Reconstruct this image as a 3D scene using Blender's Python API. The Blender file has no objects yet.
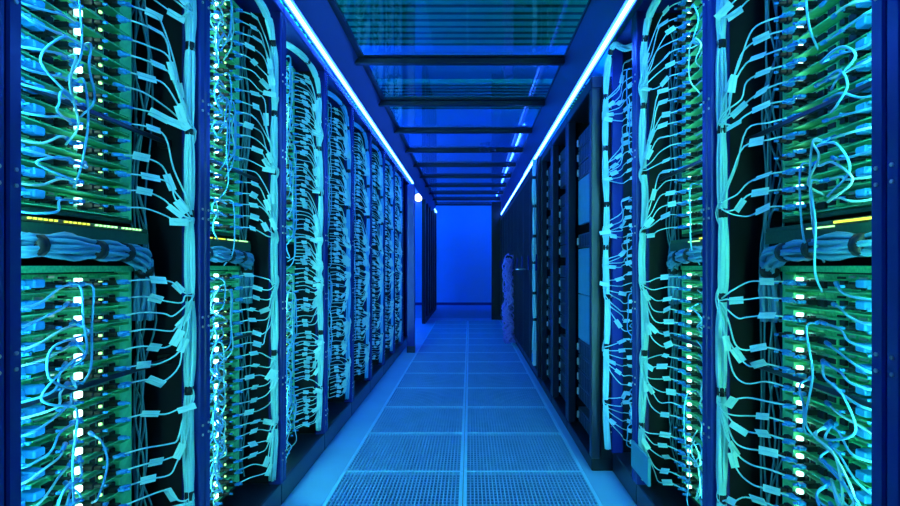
import bpy, math, random
from mathutils import Vector, Matrix
R = random.Random(7)
C = bpy.context.scene.collection
H, FPX = 1.02, 525.0

# ------------------------------------------------------------------ camera
cam_d = bpy.data.cameras.new('camera')
cam = bpy.data.objects.new('camera', cam_d); C.objects.link(cam)
cam.location = (0, 0, H); cam.rotation_euler = (math.pi/2, 0, 0)
cam_d.sensor_width = 36; cam_d.lens = 36*FPX/900
cam_d.shift_x = (450-469.5)/900; cam_d.shift_y = (266-253)/900
cam_d.clip_start = 0.05
bpy.context.scene.camera = cam
vs = bpy.context.scene.view_settings
vs.view_transform = 'Standard'; vs.look = 'None'; vs.gamma = 1; vs.exposure = .7
vs.use_curve_mapping = False

# ------------------------------------------------------------------ materials
M = {}
def mat(name, col, rough=.5, metal=0, noise=0, scale=40, emit=None, strength=1, spec=.5, coat=0):
    m = bpy.data.materials.new(name); m.use_nodes = True
    nt = m.node_tree; b = nt.nodes['Principled BSDF']
    b.inputs['Roughness'].default_value = rough
    b.inputs['Metallic'].default_value = metal
    b.inputs['Specular IOR Level'].default_value = spec
    b.inputs['Coat Weight'].default_value = coat
    tc = nt.nodes.new('ShaderNodeTexCoord')
    n = nt.nodes.new('ShaderNodeTexNoise'); n.inputs['Scale'].default_value = scale
    nt.links.new(tc.outputs['Object'], n.inputs['Vector'])
    mx = nt.nodes.new('ShaderNodeMix'); mx.data_type = 'RGBA'
    a = noise
    mx.inputs[6].default_value = (*[c*(1-a) for c in col], 1)
    mx.inputs[7].default_value = (*[min(1, c*(1+a)) for c in col], 1)
    nt.links.new(n.outputs['Fac'], mx.inputs[0])
    nt.links.new(mx.outputs[2], b.inputs['Base Color'])
    if emit:
        b.inputs['Emission Color'].default_value = (*emit, 1)
        b.inputs['Emission Strength'].default_value = strength
    M[name] = m
    return m
mat('rack_paint', (.018, .03, .25), .26, 0, .15, 12)
mat('black_paint', (.004, .004, .008), .45, 0, .2, 20)
mat('cabinet_paint', (.014, .018, .04), .3, 0, .2, 10)
mat('steel', (.55, .58, .62), .3, .8, .1, 60)
mat('screw', (.6, .6, .62), .35, .7)
mat('pcb', (.08, .62, .32), .45, .1, .5, 160)
mat('pcb_light', (.16, .85, .42), .4, .1, .25, 60)
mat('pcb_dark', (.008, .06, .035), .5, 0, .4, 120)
mat('cage', (.28, .6, .5), .35, .5, .3, 200)
mat('slot_black', (.006, .008, .01), .5)
mat('boot_blue', (.03, .35, .9), .4, 0, .15, 50)
mat('boot_black', (.01, .012, .015), .4)
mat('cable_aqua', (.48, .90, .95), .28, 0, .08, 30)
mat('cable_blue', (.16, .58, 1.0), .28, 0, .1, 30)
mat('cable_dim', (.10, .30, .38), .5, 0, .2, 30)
mat('cable_violet', (.5, .38, 1.0), .4, 0, .2, 30)
mat('cable_slate', (.10, .34, .55), .4, 0, .15, 30)
mat('tag', (.6, .97, .97), .55, 0, .06, 100)
mat('tie', (.006, .006, .01), .5)
mat('grate', (.2, .42, .7), .5, 0, .15, 9)
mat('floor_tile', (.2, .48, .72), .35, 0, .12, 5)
mat('grate_frame', (.3, .7, .95), .4, 0, .1, 9)
mat('plenum', (.01, .02, .03), .8, 0, .3, 4)
mat('wall_paint', (.3, .62, .8), .6, 0, .06, 1.5)
mat('hall_ceiling', (.3, .6, .9), .7, 0, .1, 2)
mat('tray', (.08, .75, .45), .6, 0, .3, 6)
mat('tray_rib', (.02, .10, .05), .6, 0, .3, 6)
mat('server_face', (.05, .08, .11), .35, .2, .3, 60)
mat('server_panel', (.10, .38, .55), .35, .1, .15, 20)
mat('handle_grey', (.5, .55, .62), .35, .3)
mat('fascia', (.02, .04, .18), .35, 0, .1, 5)
mat('beam', (.004, .005, .02), .45, 0, .2, 10)
mat('white_plate', (.55, .8, .9), .5)
mat('seal', (.75, .8, .85), .4)
mat('led_strip', (.5, .6, .8), emit=(.022, .13, 1.0), strength=36)
mat('led_far', (.5, .6, .8), emit=(.10, .35, 1.0), strength=5)
mat('hall_fill', (.5, .6, .8), emit=(.0, .085, 1.0), strength=42)  # glow of the added fill lights above the racks
mat('hall_fill_end', (.5, .6, .8), emit=(.0, .09, 1.0), strength=18)
mat('hall_fill_green', (.5, .8, .6), emit=(.0, .60, .42), strength=22)
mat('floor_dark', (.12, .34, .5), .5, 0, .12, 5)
mat('bay_fill', (.5, .8, .7), emit=(.16, .95, .92), strength=40)  # glow of the added bars that brighten the rack bays
mat('bay_fill_right', (.5, .8, .7), emit=(.15, 1.0, .58), strength=48)
mat('bay_fill_blue', (.5, .8, .7), emit=(.08, .50, 1.0), strength=24)
mat('led_white', (.6, .9, .85), emit=(.45, 1.0, .85), strength=4.5)
mat('led_green', (.2, .6, .2), emit=(.35, 1.0, .30), strength=1.6)
mat('led_yellow', (.6, .6, .1), emit=(.75, .85, .03), strength=1.0)
mat('lamp_white', (.9, .9, .9), emit=(.75, .85, 1.0), strength=2.5)
def glass():
    m = bpy.data.materials.new('roof_glass'); m.use_nodes = True
    nt = m.node_tree; nt.nodes.clear()
    out = nt.nodes.new('ShaderNodeOutputMaterial')
    t = nt.nodes.new('ShaderNodeBsdfTransparent'); t.inputs[0].default_value = (.8, .9, .97, 1)
    g = nt.nodes.new('ShaderNodeBsdfGlossy'); g.inputs['Roughness'].default_value = .015
    lw = nt.nodes.new('ShaderNodeLayerWeight'); p1 = nt.nodes.new('ShaderNodeMath'); p1.operation = 'POWER'; p1.inputs[1].default_value = 2.6
    f = nt.nodes.new('ShaderNodeMath'); f.operation = 'MULTIPLY'; f.inputs[1].default_value = .75
    nt.links.new(lw.outputs['Facing'], p1.inputs[0]); nt.links.new(p1.outputs[0], f.inputs[0])
    tc = nt.nodes.new('ShaderNodeTexCoord'); n = nt.nodes.new('ShaderNodeTexNoise'); n.inputs['Scale'].default_value = 3
    b = nt.nodes.new('ShaderNodeBump'); b.inputs['Strength'].default_value = .04; b.inputs['Distance'].default_value = .02
    nt.links.new(tc.outputs['Object'], n.inputs['Vector']); nt.links.new(n.outputs['Fac'], b.inputs['Height'])
    nt.links.new(b.outputs[0], g.inputs['Normal'])
    mx = nt.nodes.new('ShaderNodeMixShader')
    nt.links.new(f.outputs[0], mx.inputs[0]); nt.links.new(t.outputs[0], mx.inputs[1]); nt.links.new(g.outputs[0], mx.inputs[2])
    nt.links.new(mx.outputs[0], out.inputs[0]); M['roof_glass'] = m
glass()

# ------------------------------------------------------------------ mesh builder
class MB:
    def __init__(s): s.v = []; s.f = []; s.m = []; s.sm = []; s.mats = []
    def mi(s, m):
        if m not in s.mats: s.mats.append(m)
        return s.mats.index(m)
    def box(s, a, b, m, bev=0):
        x0, x1 = sorted((a[0], b[0])); y0, y1 = sorted((a[1], b[1])); z0, z1 = sorted((a[2], b[2]))
        k = s.mi(m); n = len(s.v)
        if bev:
            # bevelled box: three nested slabs sharing chamfers
            e = min(bev, (x1-x0)/2.01, (y1-y0)/2.01, (z1-z0)/2.01)
            P = {}
            for ix in (0, 1):
                for iy in (0, 1):
                    for iz in (0, 1):
                        X = (x0, x1)[ix]; Y = (y0, y1)[iy]; Z = (z0, z1)[iz]
                        dx, dy, dz = e*(1-2*ix), e*(1-2*iy), e*(1-2*iz)
                        for ax, p in enumerate(((X, Y+dy, Z+dz), (X+dx, Y, Z+dz), (X+dx, Y+dy, Z))):
                            P[ix, iy, iz, ax] = len(s.v); s.v.append(p)
            def q(*ids):
                s.f.append(ids); s.m.append(k); s.sm.append(False)
            for i in (0, 1):
                q(*[P[i, a_, b_, 0] for a_, b_ in ((0, 0), (1, 0), (1, 1), (0, 1))][::(1 if i else -1)])
                q(*[P[a_, i, b_, 1] for a_, b_ in ((0, 0), (1, 0), (1, 1), (0, 1))][::(-1 if i else 1)])
                q(*[P[a_, b_, i, 2] for a_, b_ in ((0, 0), (1, 0), (1, 1), (0, 1))][::(1 if i else -1)])
            for i in (0, 1):
                for j in (0, 1):
                    q(P[i, j, 0, 0], P[i, j, 0, 1], P[i, j, 1, 1], P[i, j, 1, 0])
                    q(P[i, 0, j, 0], P[i, 0, j, 2], P[i, 1, j, 2], P[i, 1, j, 0])
                    q(P[0, i, j, 1], P[0, i, j, 2], P[1, i, j, 2], P[1, i, j, 1])
            for ix in (0, 1):
                for iy in (0, 1):
                    for iz in (0, 1): q(P[ix, iy, iz, 0], P[ix, iy, iz, 1], P[ix, iy, iz, 2])
            return s
        s.v += [(x0, y0, z0), (x1, y0, z0), (x1, y1, z0), (x0, y1, z0), (x0, y0, z1), (x1, y0, z1), (x1, y1, z1), (x0, y1, z1)]
        for f in ((0, 3, 2, 1), (4, 5, 6, 7), (0, 1, 5, 4), (1, 2, 6, 5), (2, 3, 7, 6), (3, 0, 4, 7)):
            s.f.append(tuple(n+i for i in f)); s.m.append(k); s.sm.append(False)
        return s
    def tube(s, pts, r, m, n=6, cap=True):
        pts = [Vector(p) for p in pts]; k = s.mi(m); b = len(s.v)
        rs = r if isinstance(r, (list, tuple)) else [r]*len(pts)
        t = (pts[1]-pts[0]).normalized()
        up = Vector((0, 0, 1)) if abs(t.z) < .9 else Vector((1, 0, 0))
        a = t.cross(up).normalized()
        for i, p in enumerate(pts):
            t = (pts[min(i+1, len(pts)-1)]-pts[max(i-1, 0)])
            t = t.normalized() if t.length > 1e-9 else Vector((0, 0, 1))
            a = (a-t*a.dot(t)); a = a.normalized() if a.length > 1e-6 else t.orthogonal().normalized()
            c = t.cross(a)
            for j in range(n):
                w = 2*math.pi*j/n
                s.v.append(tuple(p+(a*math.cos(w)+c*math.sin(w))*rs[i]))
        for i in range(len(pts)-1):
            for j in range(n):
                j2 = (j+1) % n
                s.f.append((b+i*n+j, b+i*n+j2, b+(i+1)*n+j2, b+(i+1)*n+j)); s.m.append(k); s.sm.append(True)
        if cap:
            s.f.append(tuple(b+j for j in range(n))[::-1]); s.m.append(k); s.sm.append(False)
            e = b+(len(pts)-1)*n
            s.f.append(tuple(e+j for j in range(n))); s.m.append(k); s.sm.append(False)
        return s
    def slab(s, c, t, nrm, L, W, T, m):
        t = t.normalized(); nrm = (nrm-t*nrm.dot(t)).normalized(); w = t.cross(nrm)
        k = s.mi(m); n = len(s.v)
        for dz in (-T/2, T/2):
            for a, b in ((-1, -1), (1, -1), (1, 1), (-1, 1)):
                s.v.append(tuple(c+t*(a*L/2)+w*(b*W/2)+nrm*dz))
        for f in ((0, 3, 2, 1), (4, 5, 6, 7), (0, 1, 5, 4), (1, 2, 6, 5), (2, 3, 7, 6), (3, 0, 4, 7)):
            s.f.append(tuple(n+i for i in f)); s.m.append(k); s.sm.append(False)
        return s
    def build(s, name, parent=None, loc=None):
        me = bpy.data.meshes.new(name)
        off = Vector(loc) if loc is not None else Vector((0, 0, 0))
        me.from_pydata([tuple(Vector(v)-off) for v in s.v], [], s.f)
        for m in s.mats: me.materials.append(M[m])
        me.polygons.foreach_set('material_index', s.m)
        me.polygons.foreach_set('use_smooth', s.sm)
        me.update()
        o = bpy.data.objects.new(name, me); C.objects.link(o)
        o.location = off
        if parent: o.parent = parent
        return o

def tag(o, label=None, cat=None, group=None, kind=None):
    if label: o['label'] = label
    if cat: o['category'] = cat
    if group: o['group'] = group
    if kind: o['kind'] = kind
    return o
def empty(name, loc, label, cat, group=None):
    o = bpy.data.objects.new(name, None); C.objects.link(o); o.location = loc; o.empty_display_size = .05
    return tag(o, label, cat, group)
def copy_tree(o, parent=None, depth=3):
    c = o.copy(); C.objects.link(c)
    if parent: c.parent = parent
    if depth > 1:
        for ch in list(kids.get(o.name, [])): copy_tree(ch, c, depth-1)
    return c
kids = {}
def reg(parent, child): kids.setdefault(parent.name, []).append(child); return child
def spline(P, n=5):
    P = [Vector(p) for p in P]; P = [P[0]*2-P[1]]+P+[P[-1]*2-P[-2]]; out = []
    for i in range(1, len(P)-2):
        a, b, c, d = P[i-1:i+3]
        for k in range(n):
            t = k/n
            out.append(.5*((2*b)+(c-a)*t+(2*a-5*b+4*c-d)*t*t+(3*b-a-3*c+d)*t**3))
    out.append(P[-2]); return out

# ------------------------------------------------------------------ setting
def struct(name, mb): return tag(mb.build(name), kind='structure')
GX0, GXM, GX1 = -.63, -.03, .57
GY0, NROW = 1.41, 14
GY1 = GY0+.6*NROW
fl = MB()
XL, XR, YB, YF, ZC = -3.2, 3.2, -1.5, 13.7, 3.3
YD = 10.3
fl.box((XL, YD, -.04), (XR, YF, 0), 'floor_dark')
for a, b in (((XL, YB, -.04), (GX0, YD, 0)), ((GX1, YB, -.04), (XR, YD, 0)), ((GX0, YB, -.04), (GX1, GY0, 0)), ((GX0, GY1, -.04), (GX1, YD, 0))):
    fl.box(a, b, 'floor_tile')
# the void under the raised floor
fl.box((GX0-.02, GY0-.02, -.55), (GX1+.02, GY1+.02, -.52), 'plenum')
fl.box((GX0-.03, GY0-.02, -.52), (GX0, GY1+.02, -.04), 'plenum'); fl.box((GX1, GY0-.02, -.52), (GX1+.03, GY1+.02, -.04), 'plenum')
fl.box((GX0, GY0-.03, -.52), (GX1, GY0-.005, -.04), 'plenum'); fl.box((GX0, GY1+.005, -.52), (GX1, GY1+.03, -.04), 'plenum')
struct('floor', fl)
struct('wall_far', MB().box((XL, YF, -.04), (XR, YF+.1, ZC), 'wall_paint'))
struct('wall_near', MB().box((XL, YB-.1, -.04), (XR, YB, ZC), 'wall_paint'))
struct('wall_left', MB().box((XL-.1, YB-.1, -.04), (XL, YF+.1, ZC), 'wall_paint'))
struct('wall_right', MB().box((XR, YB-.1, -.04), (XR+.1, YF+.1, ZC), 'wall_paint'))
struct('ceiling', MB().box((XL-.1, YB-.1, ZC), (XR+.1, YF+.1, ZC+.1), 'hall_ceiling'))
struct('baseboard_far', MB().box((XL, YF-.012, 0), (XR, YF, .07), 'fascia'))

# grates
def ordinal(n):
    return ['first', 'second', 'third', 'fourth', 'fifth', 'sixth', 'seventh', 'eighth', 'ninth', 'tenth', 'eleventh', 'twelfth',
            'thirteenth', 'fourteenth', 'fifteenth', 'sixteenth', 'seventeenth', 'eighteenth', 'nineteenth', 'twentieth'][n-1]
def grate_meshes():
    fr = MB(); w, h = .597, .597; e = .016; e2 = .007
    fr.box((0, 0, -.035), (e, h, 0), 'grate_frame'); fr.box((w-e, 0, -.035), (w, h, 0), 'grate_frame')
    fr.box((e, 0, -.035), (w-e, e2, 0), 'grate_frame'); fr.box((e, h-e2, -.035), (w-e, h, 0), 'grate_frame')
    bars = MB(); n = 33
    for i in range(1, n):
        x = e+(w-2*e)*i/n; bars.box((x-.0027, e2, -.03), (x+.0027, h-e2, -.001), 'grate')
    n = 20
    for i in range(1, n):
        y = e2+(h-2*e2)*i/n; bars.box((e, y-.0025, -.024), (w-e, y+.0025, -.004), 'grate')
    return fr, bars
fr, bars = grate_meshes()
proto = None
for r in range(NROW):
    for c, x in enumerate((GX0+.0015, GXM+.0015)):
        y = GY0+.6*r+.0015
        lab = 'pale steel floor grate %s of the seam, %s row from the near end' % (('left', 'right')[c], ordinal(r+1))
        if proto is None:
            proto = empty('floor_grate', (x, y, 0), lab, 'floor grate', 'perforated floor grates down the aisle')
            reg(proto, fr.build('frame', proto)); reg(proto, bars.build('grid', proto))
        else:
            o = copy_tree(proto); o.location = (x, y, 0); o['label'] = lab

# ------------------------------------------------------------------ racks
RH = 2.13
def open_rack(s, F, y0, y1, lab, bar=None, depth=1.0, zb=.0):
    y0 += .002; y1 -= .002
    root = empty('open_rack', (s*F, (y0+y1)/2, 0), lab, 'server rack', 'open racks along the aisle')
    L = root.location
    X = lambda u: s*(F+u)-L.x
    Y0, Y1 = y0-L.y, y1-L.y
    for (ya, yb) in ((Y0, Y0+.03), (Y1-.03, Y1)):
        m = MB().box((X(0), ya, .1), (X(.055), yb, RH-.04), 'rack_paint', .004)
        for z in [.2+.16*i for i in range(0, 12, 2)]:
            for dz in (0, .028):
                m.tube([(X(.001), (ya+yb)/2, z+dz), (X(-.0025), (ya+yb)/2, z+dz)], .0038, 'screw', 6)
        m.build('post', root)
        MB().box((X(depth-.05), ya, .1), (X(depth), yb, RH-.04), 'rack_paint').build('post', root)
    for (ya, yb) in ((Y0, Y0+.012), (Y1-.012, Y1)):
        MB().box((X(.056), ya, .1), (X(depth-.051), yb, RH-.04), 'black_paint').build('side_panel', root)
    MB().box((X(.0), Y0, RH-.04), (X(depth), Y1, RH), 'rack_paint', .004).build('top_panel', root)
    MB().box((X(.01), Y0, 0), (X(depth), Y1, .1), 'cabinet_paint', .004).build('plinth', root)
    MB().box((X(depth), Y0, .02), (X(depth+.03), Y1, RH), 'black_paint', .004).build('rear_door', root)
    if bar:
        MB().box((X(.034), Y0+.0305, .16), (X(.046), Y0+.037, RH-.1), bar).build('added_fill_bar', root)  # added glowing bar, hidden behind the front post, to light the bay
    return root

CP = .0445
def make_chassis(s, width, ncard, ledpos, full=True):
    """returns prototype: root empty at near bottom front corner of the chassis, y grows away from camera, u outward"""
    X = lambda u: s*u
    root = bpy.data.objects.new('switch_chassis', None); C.objects.link(root)
    hgt = ncard*CP+.03
    hb = MB()
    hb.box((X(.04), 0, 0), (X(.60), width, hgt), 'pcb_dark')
    hb.box((X(.0), 0, 0), (X(.04), width, .010), 'pcb_dark'); hb.box((X(-.005), 0, hgt-.015), (X(.04), width, hgt), 'pcb')
    hb.box((X(0), width-.012, .01), (X(.04), width, hgt-.015), 'pcb_light')
    hb.box((X(0), 0, .01), (X(.04), .012, hgt-.015), 'pcb_light')
    reg(root, hb.build('housing', root))
    w = width-.026
    card = MB()
    card.box((X(.028), 0, .0015), (X(.039), w, CP-.0015), 'pcb')
    card.box((X(-.004), 0, .0015), (X(.028), w, .0045), 'pcb_light')
    rr = random.Random(3)
    y = .012
    while y < w-.05:                                    # connector cages with dark slots
        ww = rr.choice((.016, .022, .03)); hh = rr.uniform(.012, .022)
        z0 = .0055+rr.uniform(0, .008)
        card.box((X(.006+rr.uniform(0, .008)), y, z0), (X(.028), y+ww, z0+hh), rr.choice(('cage', 'pcb', 'pcb_light', 'cage')))
        card.box((X(.004), y+.003, z0+.003), (X(.014), y+ww-.003, z0+hh-.003), 'slot_black')
        if rr.random() < .7:
            card.box((X(.024), y, z0+hh+.003), (X(.028), y+ww*.8, min(CP-.003, z0+hh+.008)), rr.choice(('slot_black', 'steel', 'pcb_light')))
        y += ww+rr.uniform(.003, .010)
    card.box((X(-.006), w-.045, .006), (X(.028), w-.004, CP-.006), 'pcb_light')   # ejector block at the far end
    for yy in (.035, .075, .125):
        card.box((X(-.022), yy, .016), (X(.024), yy+.03, .034), 'boot_blue', .003)
    co = card.build('line_card', root)
    subs = []
    if full:
        def xc(yc, blk, z0=.012):
            m = MB()
            m.box((X(-.018), yc-.016, z0), (X(.020), yc+.004, z0+.013), 'boot_black', .002)
            m.box((X(-.036), yc-.013, z0+.002), (X(-.018), yc+.001, z0+.011), 'boot_blue' if not blk else 'boot_black', .002)
            m.tube([(X(-.036), yc-.006, z0+.0065), (X(-.046), yc-.004, z0+.0065)], .0035, 'boot_blue', 6)
            return m.build('transceiver', co)
        for yc, blk in ((.09, 0), (.17, 1), (ledpos-.03, 0), (ledpos+.05, 1), (w-.06, 0)):
            subs.append(reg(co, xc(yc, blk)))
        m = MB(); m.box((X(-.009), ledpos, .018), (X(.002), ledpos+.016, .033), 'led_white', .002)
        m.box((X(.002), ledpos, .012), (X(.028), ledpos+.012, .034), 'cage')
        subs.append(reg(co, m.build('status_light', co)))
        for yy in (ledpos+.085, ledpos+.125):
            if yy < w-.02: subs.append(reg(co, MB().box((X(-.001), yy, .018), (X(.005), yy+.007, .024), 'led_green').build('port_light', co)))
    co.location = (0, .013, .012)
    for k in range(1, ncard):
        c = co.copy(); C.objects.link(c); c.location = (0, .013, .012+CP*k); reg(root, c)
        for sb in subs:
            d = sb.copy(); C.objects.link(d); d.parent = c; reg(c, d)
    reg(root, co)
    return root

ncables = 0
rest = MB()                      # all remaining thin patch cables
def patch_cable(pts, r, matn, label, group, tags=(), n=4, plug=True):
    global ncables
    P = spline(pts, n)
    if ncables >= 300:
        rest.tube(P, r, matn, 5, False)
        for t in tags:
            i = min(len(P)-2, max(1, int(t*(len(P)-1))))
            rest.slab(P[i], P[i+1]-P[i-1], Vector((-P[i].x*.6, -1, .2)), .04, .019, .0012, 'tag')
        return
    ncables += 1
    o0 = P[0].copy()
    root = empty('patch_cable', o0, label, 'cable', group)
    MB().tube([p-o0 for p in P], r, matn, 6).build('sheath', root)
    if plug:
        d = (P[1]-P[0]).normalized()
        MB().tube([Vector((0, 0, 0))-d*.012, d*.004, d*.014], [.0052, .0052, .003], 'boot_blue', 8).build('plug', root)
    for t in tags:
        i = min(len(P)-2, max(1, int(t*(len(P)-1))))
        tt = P[i+1]-P[i-1]
        side = Vector((-P[i].x*.6, -1, .2))+Vector((R.uniform(-.5, .5), 0, R.uniform(-.5, .5)))
        L = R.uniform(.040, .052)
        MB().slab(P[i]-o0, tt, side, L, R.uniform(.017, .023), .0012, 'tag').build('label_tag', root)

def trunk(pts, rad, nst, matn, label, ties, group, r_st=.0045, name='cable_bundle', seed=1, n=8, strapped=True):
    """bundle of strands following pts, pinched where the ties sit (ties: list of fractions)"""
    rr = random.Random(seed)
    P = spline(pts, n)
    o0 = P[0].copy()
    root = empty(name, o0, label, 'cable bundle', group)
    S = [0]
    for i in range(1, len(P)): S.append(S[-1]+(P[i]-P[i-1]).length)
    T = S[-1]
    def frame(i):
        t = (P[min(i+1, len(P)-1)]-P[max(i-1, 0)]).normalized()
        a = t.cross(Vector((0, 1, 0)) if abs(t.y) < .8 else Vector((1, 0, 0))).normalized()
        return t, a, t.cross(a)
    mb = MB()
    for k in range(nst):
        if k < nst*.6: ang = 2*math.pi*k/(nst*.6); q = 1
        else: ang = 2*math.pi*k/(nst*.4)+.3; q = .45
        ph = rr.uniform(0, 6)
        L = []
        for i, p in enumerate(P):
            f = S[i]/T
            dmin = min([abs(f-t)*T for t in ties]+[9])
            sw = .62+.38*min(1, dmin/.06)
            t, a, b = frame(i)
            w = ang+(.35*math.sin(f*9+ph) if name != 'cable_hank' else 2.2*math.sin(f*14+ph))
            rr_ = (rad-r_st)*q*sw*(1+(.10 if name != 'cable_hank' else .45)*math.sin(f*23+ph*2))
            L.append(p+(a*math.cos(w)+b*math.sin(w))*rr_-o0)
        mb.tube(L, r_st, matn, 5)
    mb.build('strands', root)
    for f in ties:
        i = min(range(len(S)), key=lambda j: abs(S[j]/T-f)); t, a, b = frame(i)
        p = P[i]-o0
        MB().tube([p-t*.013, p-t*.012, p+t*.012, p+t*.013], [rad*.5, rad*.80, rad*.80, rad*.5], 'tie', 12).build('cable_tie', root)
    return root

LF, RF, P0, PIT = .79, .70, .905, .665
left_b = [.897]+[P0+PIT*k for k in range(1, 10)]
ORDN = lambda k: ['nearest', 'second', 'third', 'fourth', 'fifth', 'sixth', 'seventh', 'eighth', 'ninth', 'tenth'][k]

protos = {}
def place_chassis(s, F, y0, y1, key, width, n, led, z, lab, full=True):
    k = (key, n, full)
    if k not in protos:
        protos[k] = make_chassis(s, width, n, led, full); o = protos[k]
    else:
        o = copy_tree(protos[k])
    o.location = (s*(F+.135), y0+.055, z)
    tag(o, lab, 'network switch', 'chassis of stacked line cards')
    return o

ZL0, NL, ZU0, NU = .145, 19, 1.135, 20
def fit_bay(s, F, y0, y1, k, side, full=True, width=.485, led=.264, bulge=0.0, key=None, cables=True, near=False):
    who = '%s %s rack' % (ORDN(k), side)
    place_chassis(s, F, y0, y1, key or side, width, NL, led, ZL0, 'lower green chassis of stacked line cards, '+who, full)
    place_chassis(s, F, y0, y1, key or side, width, NU, led, ZU0, 'upper green chassis of stacked line cards, '+who, full)
    X = lambda u: s*(F+u)
    ye = y0+.055+width                 # far edge of chassis
    yk = y1-.052; uk = .022-bulge
    # knots
    groups = []
    for (z0, n, up) in ((ZU0, NU, True), (ZL0, NL, False)):
        k0 = 0
        sizes = [6, 7, 7] if n == 20 else [6, 6, 7]
        for g in sizes:
            zs = [z0+.012+CP*(j+.42) for j in range(k0, k0+g)]
            zk = zs[0]-.01+R.uniform(-.02, .02) if up else zs[-1]-.03+R.uniform(-.02, .02)
            groups.append((zs, zk, up)); k0 += g
    if k >= 2: groups.append(([1.03+.035*j for j in range(4)], 1.02, True))
    if k >= 2 and s < 0: groups = [(sorted(zs+[z+CP*.5+R.uniform(-.008, .008) for z in zs]), zk, up) for zs, zk, up in groups]
    groups.sort(key=lambda g: -g[1])
    if cables:
        for gi, (zs, zk, up) in enumerate(groups):
            lab = 'aqua patch cable with pale tags, %s fan from the top, %s' % (ordinal(gi+1), who)
            grp = 'patch cables of the %s fan, %s' % (ordinal(gi+1), who)
            for j, z in enumerate(zs):
                if R.random() < .04: continue
                ys = ye-.055+R.uniform(-.03, .015)
                w = yk-ye
                rj = R.uniform
                # sag is largest for the cables furthest from the knot
                a = abs(z-zk)
                up_s = 1 if up else -1
                pts = [(X(.105), ys-.02, z+.004),
                       (X(.075), ys+.03, z+.006+rj(-.004, .004)),
                       (X(.055+rj(-.012, .012)), ye+.02+rj(-.01, .01), z-.004+rj(-.006, .006)),
                       (X(.035+rj(-.012, .01)), ye+w*.45+rj(-.01, .02), z+(zk-z)*(.32 if up else .18)-.012+rj(-.008, .006)),
                       (X(uk-.006+rj(-.01, .01)), yk-.03+rj(-.01, .008), zk+(z-zk)*(.30 if up else .42)-.010+rj(-.005, .01)),
                       (X(uk-.012+rj(-.006, .006)), yk+rj(-.006, .006), zk+rj(-.006, .008)),
                       (X(uk-.004), yk+rj(-.004, .004), zk+(-.05 if up else .05))]
                tags = [.21+R.uniform(-.03, .07)] if R.random() < .8 else []
                if R.random() < .6: tags.append(R.uniform(.45, .68))
                patch_cable(pts, .0024, 'cable_aqua', lab, grp, tags, n=4 if full else 3)
    # vertical trunk with arch at the top
    ties = [.15, .24, .36, .47, .57, .67, .78, .9]
    pts = [(X(.16), y0+.10, RH-.07), (X(.05), y0+.26, RH-.075), (X(uk), yk-.12, RH-.09), (X(uk), yk-.015, RH-.19)]
    z = RH-.36
    while z > .2:
        pts.append((X(uk+R.uniform(-.006, .006)), yk+R.uniform(-.006, .006), z)); z -= .24
    pts.append((X(uk+.01), yk, .13))
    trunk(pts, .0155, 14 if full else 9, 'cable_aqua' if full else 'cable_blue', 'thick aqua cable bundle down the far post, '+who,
          ties, 'vertical cable bundles', .0040, seed=k*3+(s > 0), n=8 if full else 4)

def near_loops(s, F, y0, width, k, side, cnt=20):
    who = '%s %s rack' % (ORDN(k), side)
    X = lambda u: s*(F+u)
    for z0, n, where in ((ZU0, NU, 'upper'), (ZL0, NL, 'lower')):
        lab = 'bright blue cable looping over the near end, %s chassis, %s' % (where, who)
        grp = 'looped cables over the %s chassis, %s' % (where, who)
        for j in range(cnt):
            z = z0+.02+CP*((j if j < n else R.randrange(n))+.3)
            yc = y0+.055
            rj = R.uniform
            t = 0 if j < n else .5+.5*R.random()
            if t < .5:      # swoop from a module to the near post
                d = rj(.01, .05)
                pts = [(X(.10), yc+.22+rj(-.02, .03), z), (X(.085), yc+.17, z-.008+rj(-.004, .004)), (X(.07+rj(-.02, .01)), yc+.10+rj(-.02, .02), z-d*.8),
                       (X(.065+rj(-.01, .02)), yc+.04, z-d*.9), (X(.07), yc-.015, z-d*.5+rj(-.01, .03))]
            elif t < .8:      # closed loop back to the modules
                d = rj(.05, .16)
                pts = [(X(.10), yc+.24+rj(-.03, .03), z), (X(.06), yc+.20+rj(-.02, .02), z-.02), (X(.045), yc+.12+rj(-.03, .03), z-d*.25), (X(.045), yc+.09+rj(-.03, .03), z-d*.7),
                       (X(.05), yc+.14+rj(-.03, .03), z-d), (X(.10), yc+.22, z-d*.9)]
            else:           # hanging drop
                d = rj(.12, .28)
                yy = yc+rj(.17, .26)
                pts = [(X(.10), yy+.03, z), (X(.055), yy, z-.01), (X(.05), yy-.01+rj(-.02, .02), z-d*.4), (X(.055), yy+rj(-.02, .02), z-d*.8), (X(.10), yy+.03, z-d)]
            zz = min(p[2] for p in pts)
            if zz < .12: continue
            patch_cable(pts, .0027, R.choice(('cable_blue', 'cable_aqua', 'cable_blue')), lab, grp, (), n=8)

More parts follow.
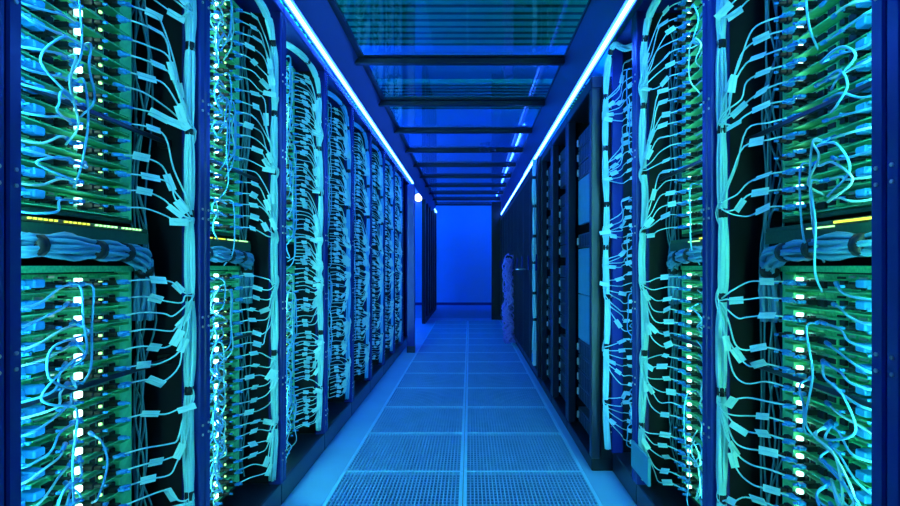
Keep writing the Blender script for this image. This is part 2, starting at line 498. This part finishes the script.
def mid_tray(s, F, y0, width, k, side):
    who = '%s %s rack' % (ORDN(k), side)
    X = lambda u: s*(F+u)
    yc = y0+.055
    pts = [(X(.08), yc-.03, 1.055), (X(.078), yc+.12, 1.062), (X(.08), yc+.27, 1.058), (X(.085), yc+width-.07, 1.05), (X(.10), yc+width-.005, 1.025), (X(.12), yc+width+.03, .97), (X(.13), yc+width+.035, .87)]
    trunk(pts, .030, 20, 'cable_slate', 'slate blue level cable bundle between the two chassis, '+who, [.08, .2, .42, .58, .78], 'level cable bundles', .0055, seed=50+k, n=6)
    # shelf above it with a lit perforated edge
    t = empty('shelf', (X(.09), yc, 1.108), 'dark shelf with yellow lit edge under the upper chassis, '+who, 'shelf', 'shelves between chassis')
    L = t.location
    MB().box((0, 0, 0), (s*.30, width, .012), 'pcb_dark', .002).build('plate', t)
    m = MB()
    if s < 0:
        for i in range(34):
            if i % 7 == 5: continue
            for zz in (.008, -.026)[:2 if i < 14 else 1]:
                m.box((-s*.001, .01+i*.0135, zz-.002), (-s*.004, .017+i*.0135, zz+.002), 'led_yellow' if zz > 0 and i < 20 else 'led_green')
    else:
        m.box((-s*.001, .0, .004), (-s*.004, width*.42, .009), 'led_yellow'); m.box((-s*.001, width*.42, -.003), (-s*.004, width*.62, .0), 'led_green')
    m.box((0, 0, -.03), (-s*.001, width, 0), 'pcb_dark')
    m.build('light_edge', t)

def bars_(s, F, y0, y1, k, side):
    who = '%s %s rack' % (ORDN(k), side)
    X = lambda u: s*(F+u)
    for z, w in ((1.38, 'upper'), (.745, 'lower')):
        t = empty('cable_bar', (X(.09), (y0+y1)/2, z), 'dark level rail in front of the %s chassis, %s' % (w, who), 'rail', 'rails in front of the chassis')
        h = (y1-y0)/2-.04
        MB().box((0, -h, -.006), (s*.010, h, .006), 'cabinet_paint', .002).build('rail', t)
        for q in (-1, 1): MB().box((0, q*h, -.014), (s*.03, q*(h+.022), .014), 'black_paint', .002).build('bracket', t)

def pack_bay(*a): pass
# left row
open_rack(-1, LF, .28, .897, 'dark blue rack frame at the left edge, closest to the viewer')
for k in range(8):
    y0, y1 = left_b[k], left_b[k+1]
    near = k < 3
    open_rack(-1, LF, y0, y1, 'dark blue open rack full of cabling, %s on the left' % ORDN(k), 'bay_fill' if near else 'bay_fill_blue')
open_rack(-1, LF, left_b[8], left_b[9], 'dark blue open rack behind the column at the left row end')
# right row
rb = [(.886, 1.55), (1.55, 2.234), (2.234, 2.608)]
open_rack(1, RF, .27, .886, 'dark blue rack frame at the right edge, closest to the viewer')
for k, (a, b) in enumerate(rb):
    open_rack(1, RF, a, b, 'dark blue open rack full of cabling, %s on the right' % ORDN(k), 'bay_fill_right' if k < 2 else 'bay_fill_blue')
# cables: nearest racks first so the individual ones are the largest in view
seq = [(-1, LF, left_b[0], left_b[1], 0, 'left', .485, .264), (1, RF, *rb[0], 0, 'right', .46, .36),
       (-1, LF, left_b[1], left_b[2], 1, 'left', .485, .264), (1, RF, *rb[1], 1, 'right', .46, .36)]
for (s, F, a, b, k, side, w, led) in seq:
    fit_bay(s, F, a, b, k, side, True, w, led)
    if k == 0: near_loops(s, F, a, w, k, side, 30)
    mid_tray(s, F, a, w, k, side)
    bars_(s, F, a, b, k, side)
fit_bay(1, RF, *rb[2], 2, 'right', True, .26, .12, bulge=.057, key='right narrow')
fit_bay(-1, LF, left_b[2], left_b[3], 2, 'left', True, .485, .264)
for k in range(3, 8):
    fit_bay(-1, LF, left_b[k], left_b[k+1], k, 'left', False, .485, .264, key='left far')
for (s, F, a, w, k, side, n) in ((-1, LF, left_b[1], .485, 1, 'left', 44), (1, RF, rb[1][0], .46, 1, 'right', 24), (-1, LF, left_b[2], .485, 2, 'left', 56),
                                 (-1, LF, left_b[3], .485, 3, 'left', 50), (-1, LF, left_b[4], .485, 4, 'left', 44), (-1, LF, left_b[5], .485, 5, 'left', 40), (-1, LF, left_b[6], .485, 6, 'left', 40), (1, RF, rb[2][0], .26, 2, 'right', 30)):
    ncables = 300
    near_loops(s, F, a, w, k, side, n)
# thin dim cables hanging in the dark channel of the near racks
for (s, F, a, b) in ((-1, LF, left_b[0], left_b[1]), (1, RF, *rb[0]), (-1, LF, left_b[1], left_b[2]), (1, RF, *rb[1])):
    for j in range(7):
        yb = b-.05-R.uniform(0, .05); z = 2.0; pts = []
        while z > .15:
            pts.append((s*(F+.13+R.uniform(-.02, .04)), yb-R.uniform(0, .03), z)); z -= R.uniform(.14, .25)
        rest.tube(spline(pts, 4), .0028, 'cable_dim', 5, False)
o = rest.build('patch_cable')
tag(o, 'mass of thin aqua and blue patch cables in the racks further down the aisle', 'cable', kind='stuff')
tag(empty('blanking_plate', (.686, 2.12, .17), 'teal plate at the foot of the second open rack on the right', 'plate'))
MB().box((.0, -.10, .0), (.0125, .11, .11), 'server_panel', .002).build('plate', bpy.data.objects['blanking_plate'])

# ------------------------------------------------------------------ closed cabinets on the right
RACKH = RH; RH = 1.965
CF = .607
cab = [(2.61, 3.27), (3.27, 3.88), (3.88, 4.46)]
def server_unit():
    root = bpy.data.objects.new('server', None); C.objects.link(root)
    reg(root, MB().box((0, 0, 0), (.6, .46, .082), 'server_face', .002).build('case', root))
    for y in (.012, .44):
        m = MB().box((-.012, y-.007, .02), (0, y+.007, .062), 'handle_grey', .003); reg(root, m.build('handle', root))
    m = MB()
    for i in range(9): m.box((-.004, .04+i*.042, .008), (0, .075+i*.042, .074), 'cabinet_paint', .001)
    reg(root, m.build('drive_bay', root))
    m = MB().box((-.0065, .05, .034), (-.004, .056, .042), 'led_far'); reg(root, m.build('status_light', root))
    return root
sp = None
def cabinet(y0, y1, lab, doors):
    root = empty('server_cabinet', (CF, (y0+y1)/2, 0), lab, 'server cabinet', 'dark cabinets along the right side')
    w = (y1-y0)/2-.002
    for q in (-1, 1):
        MB().box((0, q*w, .06), (.045, q*(w-.05), RH-.06), 'cabinet_paint', .004).build('post', root)
        MB().box((.046, q*w, .06), (1.0, q*(w-.012), RH-.06), 'black_paint').build('side_panel', root)
    MB().box((0, -w, RH-.06), (1.0, w, RH), 'cabinet_paint', .004).build('top_panel', root)
    MB().box((0, -w, 0), (1.0, w, .06), 'black_paint', .004).build('plinth', root)
    MB().box((1.0, -w, 0), (1.03, w, RH), 'black_paint').build('rear_door', root)
    if doors:
        d = MB().box((-.026, -w+.004, .07), (-.001, w-.004, RH-.01), 'cabinet_paint', .004)
        n = 9
        for i in range(n):
            y = -w+.05+(2*w-.1)*i/(n-1); d.box((-.029, y-.006, .12), (-.026, y+.006, RH-.1), 'black_paint')
        do = d.build('door', root)
        MB().box((-.042, -w+.03, .98), (-.027, -w+.042, 1.12), 'rack_paint', .003).build('handle', do)
        if abs(y0-5.06) < .02: MB().tube([(-.028, 0, .985), (-.06, 0, .99), (-.14, -.03, .985)], .008, 'steel', 8).build('lever', do)
    return root
for k, (a, b) in enumerate(cab):
    cabinet(a, b, 'dark doorless cabinet of stacked servers, %s on the right' % ['first after the open racks', 'middle of three', 'third after the open racks'][k], False)
    z = .09; j = 0; mid = (a+b)/2
    while z < 1.80:
        if k == 0 and 1.17 < z+.04 < 1.47 or (k == 0 and .62 < z+.04 < .92):
            h = .27
            up = z > 1
            t = empty('filler_unit', (CF+.05, mid-.23, z), '%s flat blank panel among the servers in the first doorless cabinet' % ('upper blue' if up else 'lower teal'), 'panel', 'blank panels')
            MB().box((0, 0, 0), (.02, .46, h-.005), 'server_panel', .002).build('face', t)
            z += h; continue
        lab = 'dark server with pale handles, %s from the bottom, %s doorless cabinet' % (ordinal(j+1), ['first', 'second', 'third'][k])
        if sp is None: sp = o = server_unit()
        else: o = copy_tree(sp)
        o.location = (CF+.05, mid-.23, z); tag(o, lab, 'server', 'servers in the doorless cabinets')
        z += .089 if (j+k) % 5 else .14; j += 1
y = 4.46; k = 0
while y < 12.2:
    cabinet(y, y+.6, 'dark closed cabinet with ribbed door, %s of the far right run' % ordinal(k+1), True)
    y += .6; k += 1
# pale trunk hanging in front of the doors
pts = [(CF-.045, 4.50, z) for z in (1.93, 1.75, 1.5, 1.2, .9, .6, .3)]
pts = [(p[0]+R.uniform(-.01, .005), p[1]+R.uniform(-.01, .01), p[2]) for p in pts]
trunk(pts, .020, 10, 'cable_aqua', 'pale cable bundle hanging down the edge of the first ribbed cabinet', [.1, .25, .4, .55, .7, .85], None, .0045, seed=77)
t = empty('junction_box', (CF-.06, 4.56, .16), 'small pale box low beside the first ribbed cabinet door', 'box')
MB().box((-.0, -.035, 0), (.03, .035, .16), 'white_plate', .004).build('case', t)
MB().box((-.004, -.02, .03), (0, .02, .10), 'boot_blue', .001).build('cover', t)
pts = [(CF-.06, 7.0, 1.15), (CF-.085, 6.97, 1.08), (CF-.085, 6.93, .8), (CF-.10, 6.9, .5), (CF-.09, 6.85, .2), (CF-.08, 6.8, .03)]
trunk(pts, .068, 34, 'cable_violet', 'thick loose violet cable hank hanging from a far right cabinet to the floor', [.03], None, .008, name='cable_hank', seed=5)

# ------------------------------------------------------------------ LED strips, fascias, roof
def led(s, X, z, y0, y1, lab):
    t = empty('light_strip', (s*X, y0, z), lab, 'light', 'long blue light strips')
    MB().tube([(0, 0, 0), (0, y1-y0, 0)], .009, 'led_strip', 10).build('tube', t)
    MB().box((s*.011, 0, -.012), (s*.020, y1-y0, .014), 'fascia', .002).build('channel', t)
    MB().box((-s*.015, 0, .012), (s*.020, y1-y0 if s < 0 else 5.6, .015), 'fascia').build('added_shade', t)  # added lip that keeps the strip's reflection out of the roof glass
led(-1, .782, 2.162, .3, 7.25, 'glowing blue-white light strip above the left racks')
led(1, .620, 2.036, .3, 12.3, 'glowing blue-white light strip above the right racks')
ZR = 2.33
for s, Xa, Xb, za, y1, side in ((-1, .80, .70, 2.18, 11.3, 'left'), (1, .63, .60, 2.056, 12.3, 'right')):
    v = [(s*Xa, za), (s*Xb, ZR), (s*(Xb+.012), ZR+.006), (s*(Xa+.012), za+.01)]
    m = MB(); k = m.mi('fascia'); y0 = .2
    for y in (y0, y1):
        for p in v: m.v.append((p[0], y, p[1]))
    for i in range(4): m.f.append((i, (i+1) % 4, 4+(i+1) % 4, 4+i)); m.m.append(k); m.sm.append(False)
    m.f += [(3, 2, 1, 0), (4, 5, 6, 7)]; m.m += [k, k]; m.sm += [False, False]
    o = m.build('roof_fascia'); tag(o, 'dark blue sloping fascia between the %s light strip and the roof panels' % side, 'fascia')
    # thin cable along the rack tops
by = [1.60+.86*i for i in range(12)]
for i, y in enumerate(by):
    nm = ordinal(i+1)
    o = MB().box((-.725, y-.022, ZR-.036), (.598, y+.022, ZR-.001), 'beam', .004).build('roof_beam')
    tag(o, 'dark cross beam under the glassy aisle roof, %s from the near end' % nm, 'beam', 'cross beams of the aisle roof')
    if i < 11:
        t = empty('roof_panel', (-.04, y+.43, ZR), 'glassy tinted roof panel over the aisle, %s from the near end' % nm, 'roof panel', 'glassy roof panels')
        MB().box((-.625, -.427, 0), (.635, .427, .006), 'roof_glass').build('pane', t)
        f = MB()
        for yy in (-.427, .417): f.box((-.625, yy, .006), (.635, yy+.01, .02), 'beam')
        for xa, xb in ((-.68, -.625), (.635, .665)): f.box((xa, -.427, .0), (xb, .427, .02), 'beam')
        f.build('edge_bar', t)
# ring sensor
t = empty('ceiling_sensor', (.20, 5.80, ZR-.03), 'small dark round sensor ring under the aisle roof', 'sensor')
ring = [(math.cos(a)*.085, math.sin(a)*.085, 0) for a in [2*math.pi*i/24 for i in range(25)]]
MB().tube(ring, .007, 'beam', 8).build('ring', t)
MB().tube([(0, 0, -.02), (0, 0, .026)], .02, 'beam', 12).tube([(-.08, 0, 0), (.08, 0, 0)], .004, 'beam', 6).build('hub', t)
# trays above
for (a, b, lab) in ((3.9, 4.96, 'near'), (5.98, 6.96, 'far')):
    t = empty('overhead_tray', (0, (a+b)/2, 3.1), '%s green overhead tray crossing above the glassy roof' % lab, 'tray', 'overhead trays')
    h = (b-a)/2
    MB().box((-2.6, -h, 0), (2.6, h, .05), 'tray').build('pan', t)
    m = MB()
    for i in range(9): m.box((-2.6, -h+.05+i*(2*h-.1)/8-.006-.002*(i*7%5), -.015), (2.6, -h+.05+i*(2*h-.1)/8+.006, 0), 'tray_rib')
    m.build('rib', t)
    for x in (-2.2, 2.2): MB().tube([(x, 0, .05), (x, 0, .2)], .01, 'steel', 8).build('hanger', t)

# ------------------------------------------------------------------ end of the aisle
t = empty('aisle_column', (-.69, 6.2, 0), 'dark column standing at the end of the left rack row', 'column', 'dark columns framing the aisle')
MB().box((-.045, -.03, 0), (.045, .03, 1.98), 'rack_paint', .005).build('column', t)
MB().box((-.048, -.033, 0), (.048, .033, .08), 'cabinet_paint', .004).build('base_plate', t)
t = empty('aisle_column', (.51, 10.0, 0), 'dark column at the far end of the right cabinets', 'column', 'dark columns framing the aisle')
MB().box((-.09, -.03, 0), (.09, .03, 2.24), 'black_paint', .005).build('column', t)
MB().box((-.092, -.033, 0), (.092, .033, .08), 'cabinet_paint', .004).build('base_plate', t)
t = empty('partition', (-.80, 9.3, 0), 'dark framed glazed partition with pale top rail at the far left', 'partition')
for i in range(6):
    MB().box((-.04, i*.62-.05, 0), (.02, i*.62+.06, 2.28), 'cabinet_paint', .004).build('mullion', t)
MB().box((-.02, .06, .08), (-.012, 3.05, 2.22), 'black_paint').build('infill', t)
MB().box((-.03, -.05, 2.28), (.03, 3.16, 2.31), 'led_far', .004).build('top_rail', t)
MB().box((-.04, .06, 0), (.02, 3.05, .08), 'black_paint').build('bottom_rail', t)
t = empty('wall_light', (-1.33, 13.69, 2.80), 'round white wall light high on the far wall at left', 'light')
MB().tube([(0, 0, 0), (0, -.03, 0), (0, -.06, 0)], [.10, .10, .085], 'lamp_white', 20).build('lens', t)
MB().tube([(0, .005, 0), (0, -.012, 0)], .125, 'steel', 20).build('rim', t)
t = empty('wall_reflection', (-1.20, 13.68, 2.15), 'narrow white reflection, shaped as an upright plate, on the far wall at left', 'plate')
MB().box((-.05, -.012, 0), (.05, .0, .36), 'white_plate', .004).build('face', t)  # pale plate stands in for a white reflection
# added fill lights, out of view, for the hall ceiling, trays and far wall
for i, (x, y, rot) in enumerate([(q*1.7, y, m) for y, m in ((4.3, 'hall_fill_green'), (5.6, 'hall_fill'), (7.0, 'hall_fill_green'), (8.6, 'hall_fill'), (10.4, 'hall_fill'), (12.8, 'hall_fill_end')) for q in (-1, 1)]):
    t = empty('added_hall_light', (x, y, 2.95), 'added coloured fill light under the hall ceiling, %s side, %s from the near end' % (('left', 'right')[i % 2], ordinal(i//2+1)), 'light', 'added fill lights above the racks')
    MB().tube([(0, -.6, 0), (0, .6, 0)], .045, rot, 12).build('diffuser', t)
    for q in (-1, 1): MB().tube([(0, q*.56, .046), (0, q*.56, .35)], .006, 'steel', 6).build('hanger', t)
    for q in (-1, 1): MB().tube([(0, q*.6, 0), (0, q*.63, 0)], .05, 'steel', 12).build('end_cap', t)
w = bpy.data.worlds.new('world'); bpy.context.scene.world = w; w.use_nodes = True
w.node_tree.nodes['Background'].inputs[0].default_value = (0, 0, 0, 1)
